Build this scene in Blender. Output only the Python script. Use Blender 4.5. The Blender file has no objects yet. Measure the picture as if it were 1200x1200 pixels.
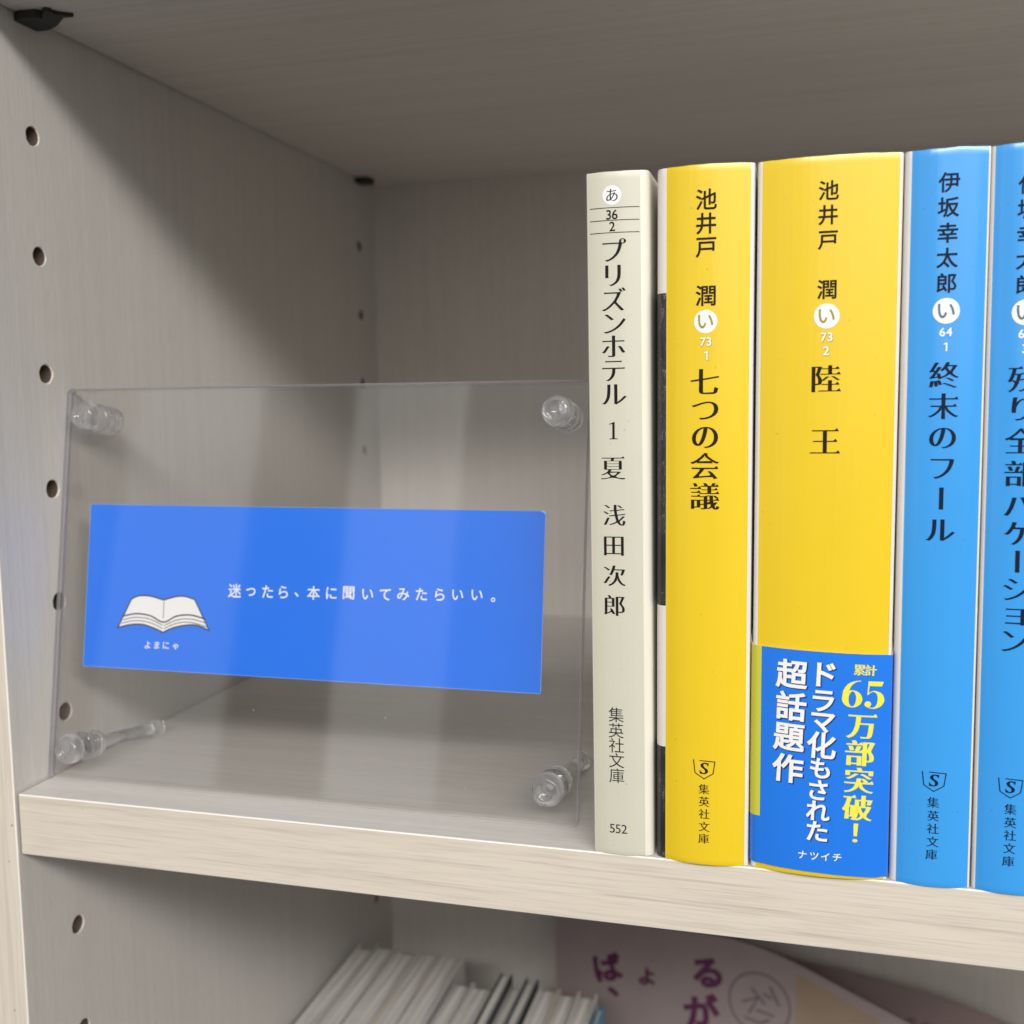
import bpy, bmesh, math, random
from mathutils import Vector, Matrix, noise
random.seed(7)
MM = 0.001
scene = bpy.context.scene
col = scene.collection

# ---------------------------------------------------------------- camera
cam_d = bpy.data.cameras.new("camera")
cam = bpy.data.objects.new("camera", cam_d)
col.objects.link(cam)
scene.camera = cam
cam.location = (0.203434, -0.233144, 0.103700)
cam.rotation_euler = (1.4665769, 0.0129490, 0.2665104)
cam_d.sensor_width = 36.0
cam_d.lens = 1255.007 / 1200 * 36.0
cam_d.clip_start = 0.01
cam_d.clip_end = 50.0
cam_d.dof.use_dof = True
cam_d.dof.focus_distance = 0.240
cam_d.dof.aperture_fstop = 17.0

# ---------------------------------------------------------------- light
world = bpy.data.worlds.new("World")
scene.world = world
world.use_nodes = True
bg = world.node_tree.nodes["Background"]
bg.inputs["Strength"].default_value = 0.30
# the room: paler above, dimmer towards its floor
_wt = world.node_tree
_tc = _wt.nodes.new('ShaderNodeTexCoord'); _sp = _wt.nodes.new('ShaderNodeSeparateXYZ'); _rp = _wt.nodes.new('ShaderNodeValToRGB')
_wt.links.new(_tc.outputs['Generated'], _sp.inputs[0]); _mr = _wt.nodes.new('ShaderNodeMapRange')
_mr.inputs['From Min'].default_value = -1; _mr.inputs['From Max'].default_value = 1
_wt.links.new(_sp.outputs['Z'], _mr.inputs['Value']); _wt.links.new(_mr.outputs[0], _rp.inputs['Fac'])
_rp.color_ramp.elements[0].position = .60; _rp.color_ramp.elements[0].color = (.56, .53, .51, 1)
_rp.color_ramp.elements[1].position = .76; _rp.color_ramp.elements[1].color = (1.6, 1.56, 1.52, 1)
_wt.links.new(_rp.outputs['Color'], bg.inputs['Color'])

def area(name, loc, target, sx, sy, watts, colour):
    d = bpy.data.lights.new(name, 'AREA')
    d.shape = 'RECTANGLE'; d.size = sx; d.size_y = sy
    d.energy = watts; d.color = colour
    o = bpy.data.objects.new(name, d)
    col.objects.link(o)
    o.location = loc
    v = Vector(target) - Vector(loc)
    o.rotation_euler = v.to_track_quat('-Z', 'Y').to_euler()
    return o
# long ceiling tube running along the aisle, in front of and above the shelf
KEY = area("ceiling_tube", (1.40, -1.76, 1.235), (0.95, 0.0, 0.2), 3.4, 0.24, 74.0, (1.0, 0.975, 0.945))
# two pale upright surfaces of the aisle behind the viewer, mirrored in the acrylic
area("aisle_light_a", (-0.98, -1.5, 0.45), (-0.1, 0.0, 0.2), 0.30, 1.2, 0.85, (1.0, 0.98, 0.96))
area("aisle_light_b", (-0.50, -1.5, 0.45), (0.0, 0.0, 0.2), 0.20, 1.2, 0.70, (1.0, 0.98, 0.96))
area("aisle_light_c", (-0.27, -1.5, 0.45), (0.05, 0.0, 0.2), 0.26, 1.2, 0.30, (1.0, 0.98, 0.96))

area("added_fill_panel", (0.75, -1.6, 0.85), (0.2, 0.0, 0.1), 1.5, 1.6, 10.0, (1.0, 0.98, 0.96))  # added fill out of view, lifting the back wall; not mirrored in the acrylic

scene.view_settings.view_transform = 'Standard'
scene.view_settings.look = 'None'
scene.view_settings.exposure = -0.10
scene.view_settings.gamma = 1.0
scene.cycles.max_bounces = 14
scene.cycles.transparent_max_bounces = 24
scene.cycles.transmission_bounces = 12

# ---------------------------------------------------------------- materials
def lin(r, g, b):
    f = lambda c: (c / 255 / 12.92) if c / 255 <= 0.04045 else ((c / 255 + 0.055) / 1.055) ** 2.4
    return (f(r), f(g), f(b), 1)

class NT:
    def __init__(s, name):
        s.m = bpy.data.materials.new(name); s.m.use_nodes = True
        s.t = s.m.node_tree; s.n = s.t.nodes; s.l = s.t.links
        s.n.clear()
        s.out = s.n.new('ShaderNodeOutputMaterial')
        s.tc = s.n.new('ShaderNodeTexCoord')
    def new(s, typ, **kw):
        nd = s.n.new(typ)
        for k, v in kw.items():
            if hasattr(nd, k): setattr(nd, k, v)
            else: nd.inputs[k].default_value = v
        return nd
    def link(s, a, b): s.l.new(a, b)
    def mapped(s, scale, rot=(0, 0, 0), coord='Object'):
        mp = s.new('ShaderNodeMapping')
        mp.inputs['Scale'].default_value = scale
        mp.inputs['Rotation'].default_value = rot
        s.link(s.tc.outputs[coord], mp.inputs['Vector'])
        return mp.outputs['Vector']
    def noise(s, vec, scale=1.0, detail=3.0, rough=0.55, dist=0.0):
        nd = s.new('ShaderNodeTexNoise')
        nd.inputs['Scale'].default_value = scale
        nd.inputs['Detail'].default_value = detail
        nd.inputs['Roughness'].default_value = rough
        nd.inputs['Distortion'].default_value = dist
        s.link(vec, nd.inputs['Vector'])
        return nd.outputs['Fac']
    def ramp(s, fac, stops):
        r = s.new('ShaderNodeValToRGB')
        e = r.color_ramp.elements
        while len(e) < len(stops): e.new(0.5)
        for i, (p, c) in enumerate(stops):
            e[i].position = p
            e[i].color = c if len(c) == 4 else (*c, 1)
        s.link(fac, r.inputs['Fac'])
        return r.outputs['Color']
    def mix(s, fac, a, b, mode='MIX'):
        m = s.new('ShaderNodeMix'); m.data_type = 'RGBA'; m.blend_type = mode
        for sock, v in ((m.inputs[0], fac), (m.inputs[6], a), (m.inputs[7], b)):
            if isinstance(v, (int, float, tuple)): sock.default_value = v
            else: s.link(v, sock)
        return m.outputs[2]
    def math(s, op, a, b=None):
        m = s.new('ShaderNodeMath'); m.operation = op
        for i, v in enumerate((a, b)):
            if v is None: continue
            if isinstance(v, (int, float)): m.inputs[i].default_value = v
            else: s.link(v, m.inputs[i])
        return m.outputs[0]
    def bsdf(s, colour, rough=0.5, spec=0.5, bump=None, bstr=0.1, bdist=0.0002, coat=0.0, crough=0.1):
        b = s.new('ShaderNodeBsdfPrincipled')
        if isinstance(colour, tuple): b.inputs['Base Color'].default_value = colour
        else: s.link(colour, b.inputs['Base Color'])
        if isinstance(rough, (int, float)): b.inputs['Roughness'].default_value = rough
        else: s.link(rough, b.inputs['Roughness'])
        b.inputs['Specular IOR Level'].default_value = spec
        b.inputs['Coat Weight'].default_value = coat
        b.inputs['Coat Roughness'].default_value = crough
        if bump is not None:
            bp = s.new('ShaderNodeBump')
            bp.inputs['Strength'].default_value = bstr
            bp.inputs['Distance'].default_value = bdist
            s.link(bump, bp.inputs['Height'])
            s.link(bp.outputs['Normal'], b.inputs['Normal'])
        s.link(b.outputs['BSDF'], s.out.inputs['Surface'])
        return b

def laminate(name, base, dark, axis, rough=0.42):
    """pale wood-grain melamine; axis = grain direction"""
    t = NT(name)
    s1 = [900, 900, 900]; s1[axis] = 11
    s2 = [210, 210, 210]; s2[axis] = 5
    s3 = [2600, 2600, 2600]; s3[axis] = 160
    f = t.noise(t.mapped(s1), 1, 4, .6, .3)
    c = t.noise(t.mapped(s2), 1, 3, .5, .4)
    w = t.noise(t.mapped(s3), 1, 2, .6)
    blotch = t.noise(t.mapped((9, 9, 9)), 1, 2, .5)
    c1 = t.ramp(f, [(.3, dark), (.62, base)])
    c2 = t.mix(.35, c1, t.ramp(c, [(.35, dark), (.6, base)]))
    c3 = t.mix(.10, c2, t.ramp(w, [(.3, (.25, .22, .2)), (.7, (.95, .92, .88))]))
    c4 = t.mix(.10, c3, t.ramp(blotch, [(.3, dark), (.7, base)]))
    t.bsdf(c4, rough, .4, f, .12, .0001)
    return t.m

def edging(name, base, dark, axis):
    """edge strip with bolder streaks of grain"""
    t = NT(name)
    s1 = [760, 760, 760]; s1[axis] = 14
    s2 = [2200, 2200, 2200]; s2[axis] = 45
    s3 = [230, 230, 230]; s3[axis] = 7
    f = t.noise(t.mapped(s1), 1, 4, .6, .6)
    g = t.noise(t.mapped(s2), 1, 3, .6, .2)
    p = t.noise(t.mapped(s3), 1, 2, .5)
    a = t.ramp(f, [(.33, dark), (.45, base), (.72, tuple(min(1, x * 1.05) for x in base[:3]) + (1,))])
    b = t.mix(.45, a, t.ramp(g, [(.36, dark), (.52, base)]))
    c = t.mix(.18, b, t.ramp(p, [(.35, dark), (.6, base)]))
    specks = t.noise(t.mapped((420, 420, 420)), 1, 1, .5)
    d = t.mix(t.ramp(specks, [(.775, (0, 0, 0)), (.80, (.55, .55, .55))]), c, (.2, .16, .12, 1))
    t.bsdf(d, .38, .45, g, .15, .0001)
    return t.m

M = {}
M['panel'] = laminate('pale_laminate_upright', (.58, .557, .525, 1), (.505, .483, .45, 1), 2)
M['board'] = laminate('pale_laminate_board', (.64, .615, .58, 1), (.53, .505, .47, 1), 0)
M['back'] = laminate('pale_laminate_back', (.62, .585, .54, 1), (.55, .515, .47, 1), 2, .5)
M['edge_x'] = edging('grained_edging_level', (.685, .62, .53, 1), (.47, .41, .34, 1), 0)
M['edge_core'] = None
M['edge_z'] = edging('grained_edging_upright', (.685, .62, .53, 1), (.49, .43, .36, 1), 2)

def plain(name, c, rough=.5, spec=.5, coat=0.0, mottle=.04, wav=0.0, crough=.1):
    t = NT(name)
    n = t.noise(t.mapped((90, 90, 90)), 1, 4, .6)
    n2 = t.noise(t.mapped((3500, 3500, 3500)), 1, 2, .6)
    dk = tuple(max(0, x * (1 - mottle * 3)) for x in c[:3]) + (1,)
    cc = t.mix(.5, t.ramp(n, [(.3, dk), (.7, c)]), t.ramp(n2, [(.2, dk), (.8, c)]))
    if wav:
        sp = t.noise(t.mapped((1300, 1300, 1100)), 1, 0, .5)
        scuff = t.noise(t.mapped((900, 900, 70)), 1, 1, .5)
        cc = t.mix(t.ramp(sp, [(.85, (0, 0, 0)), (.88, (.35, .35, .35))]), cc, tuple(x * .45 for x in c[:3]) + (1,))
        cc = t.mix(t.ramp(scuff, [(.83, (0, 0, 0)), (.90, (.22, .22, .22))]), cc, (.85, .83, .78, 1))
        wv = t.noise(t.mapped((420, 420, 9)), 1, 2, .5)
        t.bsdf(cc, rough, spec, wv, wav, .0003, coat, crough)
    else:
        t.bsdf(cc, rough, spec, n2, .03, .0001, coat, crough)
    return t.m

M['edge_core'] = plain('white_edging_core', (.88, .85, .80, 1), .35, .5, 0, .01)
M['cream'] = plain('cream_spine_print', lin(206, 204, 186), .36, .5, .2, .02, .25, .25)
M['cream_edge'] = plain('cream_jacket_paper', lin(232, 228, 212), .36, .5, .2, .02)
M['yellow'] = plain('yellow_spine_print', (.82, .58, .018, 1), .3, .5, .3, .015, .3, .2)
M['blue'] = plain('sky_blue_spine_print', (.045, .345, .83, 1), .28, .5, .4, .015, .3, .16)
M['jacket'] = plain('white_jacket_paper', (.80, .76, .72, 1), .35, .5, .25, .02)
M['band_blue'] = plain('blue_band_print', (.014, .195, .81, 1), .3, .5, .3, .02, .2, .2)
M['band_green'] = plain('lime_band_print', (.62, .62, .05, 1), .35, .5, .2, .02)
M['card_blue'] = plain('blue_card_print', (.008, .182, .87, 1), .4, .5, 0, .012)
M['white_ink'] = plain('white_print', (.86, .86, .85, 1), .4, .4, 0, .01)
M['edge_pale'] = plain('pale_blue_cut_edge', (.22, .40, .86, 1), .5, .4, 0, .02)
M['black_ink'] = plain('black_print', (.012, .011, .011, 1), .55, .12, 0, .0)
M['brown_ink'] = plain('dark_brown_print', (.022, .014, .008, 1), .55, .12, 0, .0)
M['navy_ink'] = plain('navy_print', (.008, .014, .035, 1), .55, .12, 0, .0)
M['shadow_ink'] = plain('navy_outline_print', (.01, .03, .16, 1), .35, .5, .2, .0)
M['olive_ink'] = plain('olive_print', (.33, .26, .03, 1), .4, .5, 0, .0)
M['slate_ink'] = plain('slate_blue_print', (.07, .15, .23, 1), .4, .5, 0, .0)
M['lemon_ink'] = plain('lemon_print', (.86, .80, .06, 1), .35, .5, .2, .0)
M['ochre_ink'] = plain('ochre_print', (.30, .19, .02, 1), .4, .5, 0, .0)
M['grey_line'] = plain('dark_grey_line_print', (.05, .05, .055, 1), .4, .5, 0, .0)
M['marker'] = plain('purple_marker_ink', (.09, .012, .06, 1), .5, .4, 0, .05)
M['marker_grey'] = plain('grey_marker_ink', (.13, .10, .11, 1), .5, .4, 0, .05)
M['plastic'] = plain('black_plastic', (.016, .017, .018, 1), .45, .5, 0, .1)
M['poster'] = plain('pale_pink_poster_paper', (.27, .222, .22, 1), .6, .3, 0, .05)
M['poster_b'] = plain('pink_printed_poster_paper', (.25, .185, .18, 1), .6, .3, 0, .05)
M['tan'] = plain('tan_print', (.27, .20, .14, 1), .6, .3, 0, .05)

def pages():
    t = NT('page_block_paper')
    a = t.noise(t.mapped((1500, 12, 12)), 1, 3, .75)
    b = t.noise(t.mapped((420, 9, 9)), 1, 2, .6)
    c = t.mix(.5, t.ramp(a, [(.35, (.20, .19, .17)), (.62, (.78, .76, .71))]), t.ramp(b, [(.35, (.30, .28, .26)), (.62, (.76, .74, .70))]))
    t.bsdf(c, .75, .2, a, .4, .0002)
    return t.m
M['pages'] = pages()

def jacket_art():
    """front cover picture seen on the turned edge: dark drapery with a few fine pale lines"""
    t = NT('dark_cover_picture')
    n = t.noise(t.mapped((900, 900, 260), (0, .35, 0)), 1, 2, .5, 1.2)
    d = t.math('ABSOLUTE', t.math('SUBTRACT', n, .5))
    m = t.noise(t.mapped((60, 60, 60)), 1, 2, .5)
    line = t.math('MULTIPLY', t.math('LESS_THAN', d, .006), t.math('GREATER_THAN', m, .47))
    c = t.mix(t.math('MULTIPLY', line, .55), t.ramp(m, [(.3, (.014, .014, .018)), (.7, (.045, .045, .05))]), (.45, .44, .42, 1))
    t.bsdf(c, .35, .5, None, coat=.15)
    return t.m
M['art'] = jacket_art()

def acrylic(name, tint, haze, specks=True):
    """clear sheet: Fresnel reflection over tinted see-through, dust and hairline scratches"""
    t = NT(name)
    g = t.new('ShaderNodeNewGeometry')
    dp = t.new('ShaderNodeVectorMath'); dp.operation = 'DOT_PRODUCT'
    t.link(g.outputs['Incoming'], dp.inputs[0]); t.link(g.outputs['Normal'], dp.inputs[1])
    k = t.math('SUBTRACT', 1.0, t.math('ABSOLUTE', dp.outputs['Value']))
    fr = t.math('ADD', t.math('MULTIPLY', t.math('POWER', k, 5.0), .96), .034)
    tr = t.new('ShaderNodeBsdfTransparent'); tr.inputs['Color'].default_value = tint
    gl = t.new('ShaderNodeBsdfGlossy'); gl.inputs['Roughness'].default_value = .05
    m1 = t.new('ShaderNodeMixShader')
    t.link(fr, m1.inputs[0]); t.link(tr.outputs[0], m1.inputs[1]); t.link(gl.outputs[0], m1.inputs[2])
    df = t.new('ShaderNodeBsdfDiffuse'); df.inputs['Color'].default_value = (.8, .8, .82, 1)
    last = m1
    if specks:
        a = t.noise(t.mapped((1500, 1500, 1500)), 1, 1, .5)
        dust = t.ramp(a, [(.79, (0, 0, 0)), (.84, (.5, .5, .5))])
        sm = t.noise(t.mapped((35, 35, 35)), 1, 3, .6)
        hz = t.ramp(sm, [(.35, (haze * .4,) * 3), (.75, (haze * 1.8,) * 3)])
        sc = t.noise(t.mapped((2500, 2500, 90), (0, .7, 0)), 1, 1, .5)
        scr = t.ramp(sc, [(.83, (0, 0, 0)), (.88, (.3, .3, .3))])
        f = t.math('MINIMUM', t.math('ADD', t.math('ADD', dust, hz), scr), 1.0)
    else:
        f = None
    m2 = t.new('ShaderNodeMixShader')
    if f is None: m2.inputs[0].default_value = haze
    else: t.link(f, m2.inputs[0])
    t.link(last.outputs[0], m2.inputs[1]); t.link(df.outputs[0], m2.inputs[2])
    t.link(m2.outputs[0], t.out.inputs['Surface'])
    return t.m
M['acrylic'] = acrylic('clear_acrylic', (.978, .977, .975, 1), .0008)
M['acrylic_edge'] = acrylic('acrylic_cut_edge', (.66, .63, .70, 1), .30, False)

def clear_plastic():
    t = NT('clear_moulded_plastic')
    gl = t.new('ShaderNodeBsdfGlass'); gl.inputs['IOR'].default_value = 1.49
    gl.inputs['Roughness'].default_value = .0; gl.inputs['Color'].default_value = (.98, .98, .99, 1)
    n = t.noise(t.mapped((500, 500, 500)), 1, 2, .5)
    bp = t.new('ShaderNodeBump'); bp.inputs['Strength'].default_value = .05; bp.inputs['Distance'].default_value = .0004
    t.link(n, bp.inputs['Height']); t.link(bp.outputs['Normal'], gl.inputs['Normal'])
    tr = t.new('ShaderNodeBsdfTransparent')
    m = t.new('ShaderNodeMixShader'); m.inputs[0].default_value = .10
    t.link(gl.outputs[0], m.inputs[1]); t.link(tr.outputs[0], m.inputs[2])
    # a little white diffuse mixed in, standing in for light inside the bolts
    df = t.new('ShaderNodeBsdfDiffuse'); df.inputs['Color'].default_value = (.9, .9, .92, 1)
    m2 = t.new('ShaderNodeMixShader'); m2.inputs[0].default_value = .04
    t.link(m.outputs[0], m2.inputs[1]); t.link(df.outputs[0], m2.inputs[2])
    t.link(m2.outputs[0], t.out.inputs['Surface'])
    return t.m
M['clear'] = clear_plastic()
M['hole'] = plain('bare_particle_board', (.16, .12, .09, 1), .9, .1, 0, .15)
M['rim'] = plain('chipped_laminate_rim', (.72, .68, .62, 1), .5, .4, 0, .05)

# ---------------------------------------------------------------- mesh helpers (millimetres in, metres out)
def link(name, me, mats, parent=None):
    for m in (mats if isinstance(mats, (list, tuple)) else [mats]):
        me.materials.append(m)
    o = bpy.data.objects.new(name, me)
    col.objects.link(o)
    if parent: o.parent = parent
    return o

def mesh(name, verts, faces, mats, parent=None, idx=None, smooth=False):
    me = bpy.data.meshes.new(name)
    me.from_pydata([(x * MM, y * MM, z * MM) for x, y, z in verts], [], faces)
    if idx: me.polygons.foreach_set('material_index', idx)
    if smooth: me.polygons.foreach_set('use_smooth', [True] * len(me.polygons))
    me.update()
    if smooth: me.set_sharp_from_angle(angle=math.radians(38))
    return link(name, me, mats, parent)

def from_bm(name, bm, mats, parent=None, smooth=False):
    for v in bm.verts: v.co *= MM
    me = bpy.data.meshes.new(name)
    bm.to_mesh(me); bm.free()
    if smooth:
        me.polygons.foreach_set('use_smooth', [True] * len(me.polygons))
        me.set_sharp_from_angle(angle=math.radians(50))
    return link(name, me, mats, parent)

def box_bm(x0, x1, y0, y1, z0, z1, bev=0.0, seg=2):
    bm = bmesh.new()
    bmesh.ops.create_cube(bm, size=1)
    for v in bm.verts:
        v.co = Vector((x0 + (v.co.x + .5) * (x1 - x0), y0 + (v.co.y + .5) * (y1 - y0), z0 + (v.co.z + .5) * (z1 - z0)))
    if bev:
        bmesh.ops.bevel(bm, geom=bm.edges[:], offset=bev, segments=seg, affect='EDGES', profile=.5)
    return bm

def box(name, b, mat, parent=None, bev=0.0):
    return from_bm(name, box_bm(*b, bev), mat, parent)

def thing(name, label, cat, loc=(0, 0, 0), group=None):
    o = bpy.data.objects.new(name, None)
    o.empty_display_size = .02
    col.objects.link(o)
    o.location = tuple(c * MM for c in loc)
    o['label'] = label; o['category'] = cat
    if group: o['group'] = group
    return o

# ---------------------------------------------------------------- lettering
_fc = bpy.data.curves.new('glyph_source', 'FONT'); _fc.size = 1; _fc.resolution_u = 5
_fo = bpy.data.objects.new('glyph_source', _fc); col.objects.link(_fo)
_cache = {}
KATA = set('プリズンホテルフーバケションドラマナツイチ')
HIRA = set('あいつのりもされたっら、にてみ。よまゃばがる')

def raw_glyph(ch):
    if ch not in _cache:
        _fc.body = ch
        me = bpy.data.meshes.new_from_object(_fo.evaluated_get(bpy.context.evaluated_depsgraph_get()))
        bm = bmesh.new(); bm.from_mesh(me); bpy.data.meshes.remove(me)
        bmesh.ops.remove_doubles(bm, verts=bm.verts[:], dist=1e-5)
        bm.verts.ensure_lookup_table()
        vs = [(v.co.x, v.co.y) for v in bm.verts]
        bm.verts.index_update()
        fs = []
        for f in bm.faces:
            ids = [v.index for v in f.verts]
            a = 0
            for i in range(len(ids)):
                x0, y0 = vs[ids[i]]; x1, y1 = vs[ids[(i + 1) % len(ids)]]
                a += x0 * y1 - x1 * y0
            if a < 0: ids.reverse()
            fs.append(ids)
        bm.free()
        _cache[ch] = (vs, fs)
    return _cache[ch]

def glyph(ch, ax=0.0, ay=0.0, serif=0.0, vertical=False):
    """outline grown by ax sideways and ay up/down (negative thins the level strokes, as a Ming face has), with wedge serifs"""
    if ch in '65' and serif == -1: return fat_figure(ch)
    if ch == '1' and serif:                                   # old-style figure one with foot serif
        return ([(x, y, 0.0) for x, y in [(.17, .0), (.53, .0), (.53, .025), (.40, .04), (.40, .72), (.37, .72), (.16, .64), (.165, .615), (.30, .64), (.30, .04), (.17, .025)]],
                [[0, 1, 2, 3, 9, 10], [3, 4, 8, 9], [4, 5, 6, 7, 8]])
    if ch == '1':                                             # plain figure one with a flag
        return ([(x, y, 0.0) for x, y in [(.22, .0), (.34, .0), (.34, .70), (.24, .70), (.22, .56), (.06, .60), (.06, .52)]], [[0, 1, 2, 3, 4], [4, 3, 5, 6]])
    vs, fs = raw_glyph(ch)
    vs = list(vs); fs = [list(f) for f in fs]
    if vertical: vs = [(y, -x) for x, y in vs]
    cnt = {}
    for f in fs:
        for i in range(len(f)):
            a, b = f[i], f[(i + 1) % len(f)]
            cnt[(a, b)] = 1
    bd = [e for e in cnt if (e[1], e[0]) not in cnt]
    nrm = {}; nxt = {}; prv = {}
    for a, b in bd:
        dx, dy = vs[b][0] - vs[a][0], vs[b][1] - vs[a][1]
        L = math.hypot(dx, dy) or 1e-9
        n = (dy / L, -dx / L)
        for v in (a, b):
            p = nrm.get(v, (0, 0)); nrm[v] = (p[0] + n[0], p[1] + n[1])
        nxt[a] = b; prv[b] = a
    new = []                                                  # third value: a hair's extra height, so that added wedges never share a plane with the strokes
    for i, (x, y) in enumerate(vs):
        if i in nrm:
            nx, ny = nrm[i]; L = math.hypot(nx, ny)
            if L > 1e-6:
                k = min(1.4, 2 / max(L, 1e-6) if L > 1.0 else 1.4)
                x += nx / L * ax * k; y += ny / L * ay * k
        new.append((x, y, 0.0))
    if serif and ch not in HIRA:
        for a, b in bd:                                       # a right-hand stroke end: the boundary runs upward
            dx, dy = vs[b][0] - vs[a][0], vs[b][1] - vs[a][1]
            if dy > .045 and dy < .105 and abs(dx) < .02 and b in nxt and a in prv:
                c = nxt[b]; d = prv[a]
                if vs[c][0] < vs[b][0] - .06 and abs(vs[c][1] - vs[b][1]) < .02 and vs[d][0] < vs[a][0] - .06 and abs(vs[d][1] - vs[a][1]) < .02:
                    X, Y = new[b][:2]; y0 = new[a][1]
                    k = len(new)
                    new += [(X - .11 * serif, Y - .004, .012), (X - .035 * serif, Y + .052 * serif, .012), (X + .015, y0 + .001, .012), (X - .11 * serif, y0 + .001, .012)]
                    fs.append([k, k + 3, k + 2, k + 1])
    return new, fs

def _arc(pts, n=8):
    """smooth curve through pts"""
    out = []; m = len(pts)
    for i in range(m - 1):
        p0 = pts[max(0, i - 1)]; p1 = pts[i]; p2 = pts[i + 1]; p3 = pts[min(m - 1, i + 2)]
        for k in range(n):
            t = k / n
            out.append(tuple(.5 * (2 * p1[q] + (p2[q] - p0[q]) * t + (2 * p0[q] - 5 * p1[q] + 4 * p2[q] - p3[q]) * t * t + (-p0[q] + 3 * p1[q] - 3 * p2[q] + p3[q]) * t ** 3) for q in (0, 1)))
    out.append(pts[-1]); return out
def fat_figure(ch):
    """high-contrast bold 6 and 5"""
    V = []; F = []
    def band(a, b, l, close=False):
        k = len(V); n = len(a)
        for p, q in zip(a, b): V.append((p[0], p[1], l)); V.append((q[0], q[1], l))
        for i in range(n if close else n - 1):
            j = (i + 1) % n; F.append([k + 2 * i, k + 2 * i + 1, k + 2 * j + 1, k + 2 * j])
    def oval(cx, cy, rx, ry, n=28): return [(cx + rx * math.cos(2 * math.pi * i / n), cy + ry * math.sin(2 * math.pi * i / n)) for i in range(n)]
    if ch == '6':
        band(oval(.27, .225, .255, .235), oval(.275, .225, .095, .205), 0, True)
        band(_arc([(.018, .25), (.045, .45), (.155, .625), (.33, .715), (.47, .73)]), _arc([(.18, .25), (.19, .45), (.25, .595), (.36, .69), (.47, .708)]), .012)
    else:
        band([(.09, .725), (.47, .725)], [(.09, .60), (.43, .60)], 0)
        band([(.09, .66), (.075, .345)], [(.125, .66), (.112, .385)], .012)
        band(_arc([(.085, .375), (.16, .445), (.28, .47), (.44, .40), (.51, .24), (.45, .08), (.29, -.01), (.14, .0), (.04, .06)]),
             _arc([(.105, .36), (.17, .425), (.25, .44), (.32, .375), (.345, .24), (.32, .09), (.25, .02), (.15, .02), (.07, .075)]), .006)
        k = len(V); o = oval(.105, .105, .085, .08, 16)
        for p in o: V.append((p[0], p[1], .014))
        F.append([k + i for i in range(16)])
    return V, F

def put(buf, ch, cx, cz, em, ax=0, ay=0, serif=0, vertical=False, rot=0.0, cap=False, dx=0, dz=0, sx=1.0, slant=0.0):
    """add a character (or a short run of figures) to buf, its ink centred on cx, cz"""
    parts = []; adv = 0.0
    if len(ch) == 1:
        parts.append((glyph(ch, ax, ay, serif, vertical), 0.0))
    else:
        for c in ch:
            vs, fs = glyph(c, ax, ay, serif)
            w = max(v[0] for v in vs) - min(v[0] for v in vs)
            parts.append(((vs, fs), adv - min(v[0] for v in vs))); adv += w + .06
    pts = [(x + o, y) for (vs, fs), o in parts for x, y, l in vs]
    mx = (min(q[0] for q in pts) + max(q[0] for q in pts)) / 2
    my = (min(q[1] for q in pts) + max(q[1] for q in pts)) / 2
    s = em / (max(q[1] for q in pts) - min(q[1] for q in pts)) if cap else em
    cr, sr = math.cos(rot), math.sin(rot)
    for (vs, fs), o in parts:
        k = len(buf[0])
        for x, y, l in vs:
            X, Y = ((x + o - mx) + slant * (y - my)) * s * sx, (y - my) * s
            buf[0].append((cx + dx + X * cr - Y * sr, cz + dz + X * sr + Y * cr, l))
        buf[1].extend([[i + k for i in f] for f in fs])

def disc(buf, cx, cz, rx, rz=None, n=36, hole=0.0, rot=0.0):
    rz = rz or rx; k = len(buf[0]); cr, sr = math.cos(rot), math.sin(rot)
    def P(r, i):
        a = 2 * math.pi * i / n; X, Y = rx * r * math.cos(a), rz * r * math.sin(a)
        return (cx + X * cr - Y * sr, cz + X * sr + Y * cr, 0.0)
    if hole:
        for i in range(n): buf[0].append(P(1, i)); buf[0].append(P(hole, i))
        for i in range(n):
            j = (i + 1) % n; buf[1].append([k + 2 * i, k + 2 * j, k + 2 * j + 1, k + 2 * i + 1])
    else:
        for i in range(n): buf[0].append(P(1, i))
        buf[1].append([k + i for i in range(n)])

_lift = [0.0]
def stroke(buf, pts, w, closed=False):
    """a mitred line of width w through pts"""
    _lift[0] = (_lift[0] + .0013) % .02
    n = len(pts); k = len(buf[0])
    for i in range(n):
        p = pts[i]; a = pts[i - 1] if (i or closed) else None; b = pts[(i + 1) % n] if (i < n - 1 or closed) else None
        def d(u, v):
            L = math.hypot(v[0] - u[0], v[1] - u[1]) or 1e-9
            return ((v[0] - u[0]) / L, (v[1] - u[1]) / L)
        t1 = d(a, p) if a else d(p, b); t2 = d(p, b) if b else t1
        mx, my = -(t1[1] + t2[1]), t1[0] + t2[0]
        L = math.hypot(mx, my) or 1e-9; mx /= L; my /= L
        c = max(.45, mx * -t1[1] + my * t1[0])
        h = w / 2 / c
        buf[0].append((p[0] + mx * h, p[1] + my * h, _lift[0])); buf[0].append((p[0] - mx * h, p[1] - my * h, _lift[0]))
    for i in range(n if closed else n - 1):
        j = (i + 1) % n
        buf[1].append([k + 2 * i, k + 2 * i + 1, k + 2 * j + 1, k + 2 * j])

def newbuf(): return ([], [])

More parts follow.
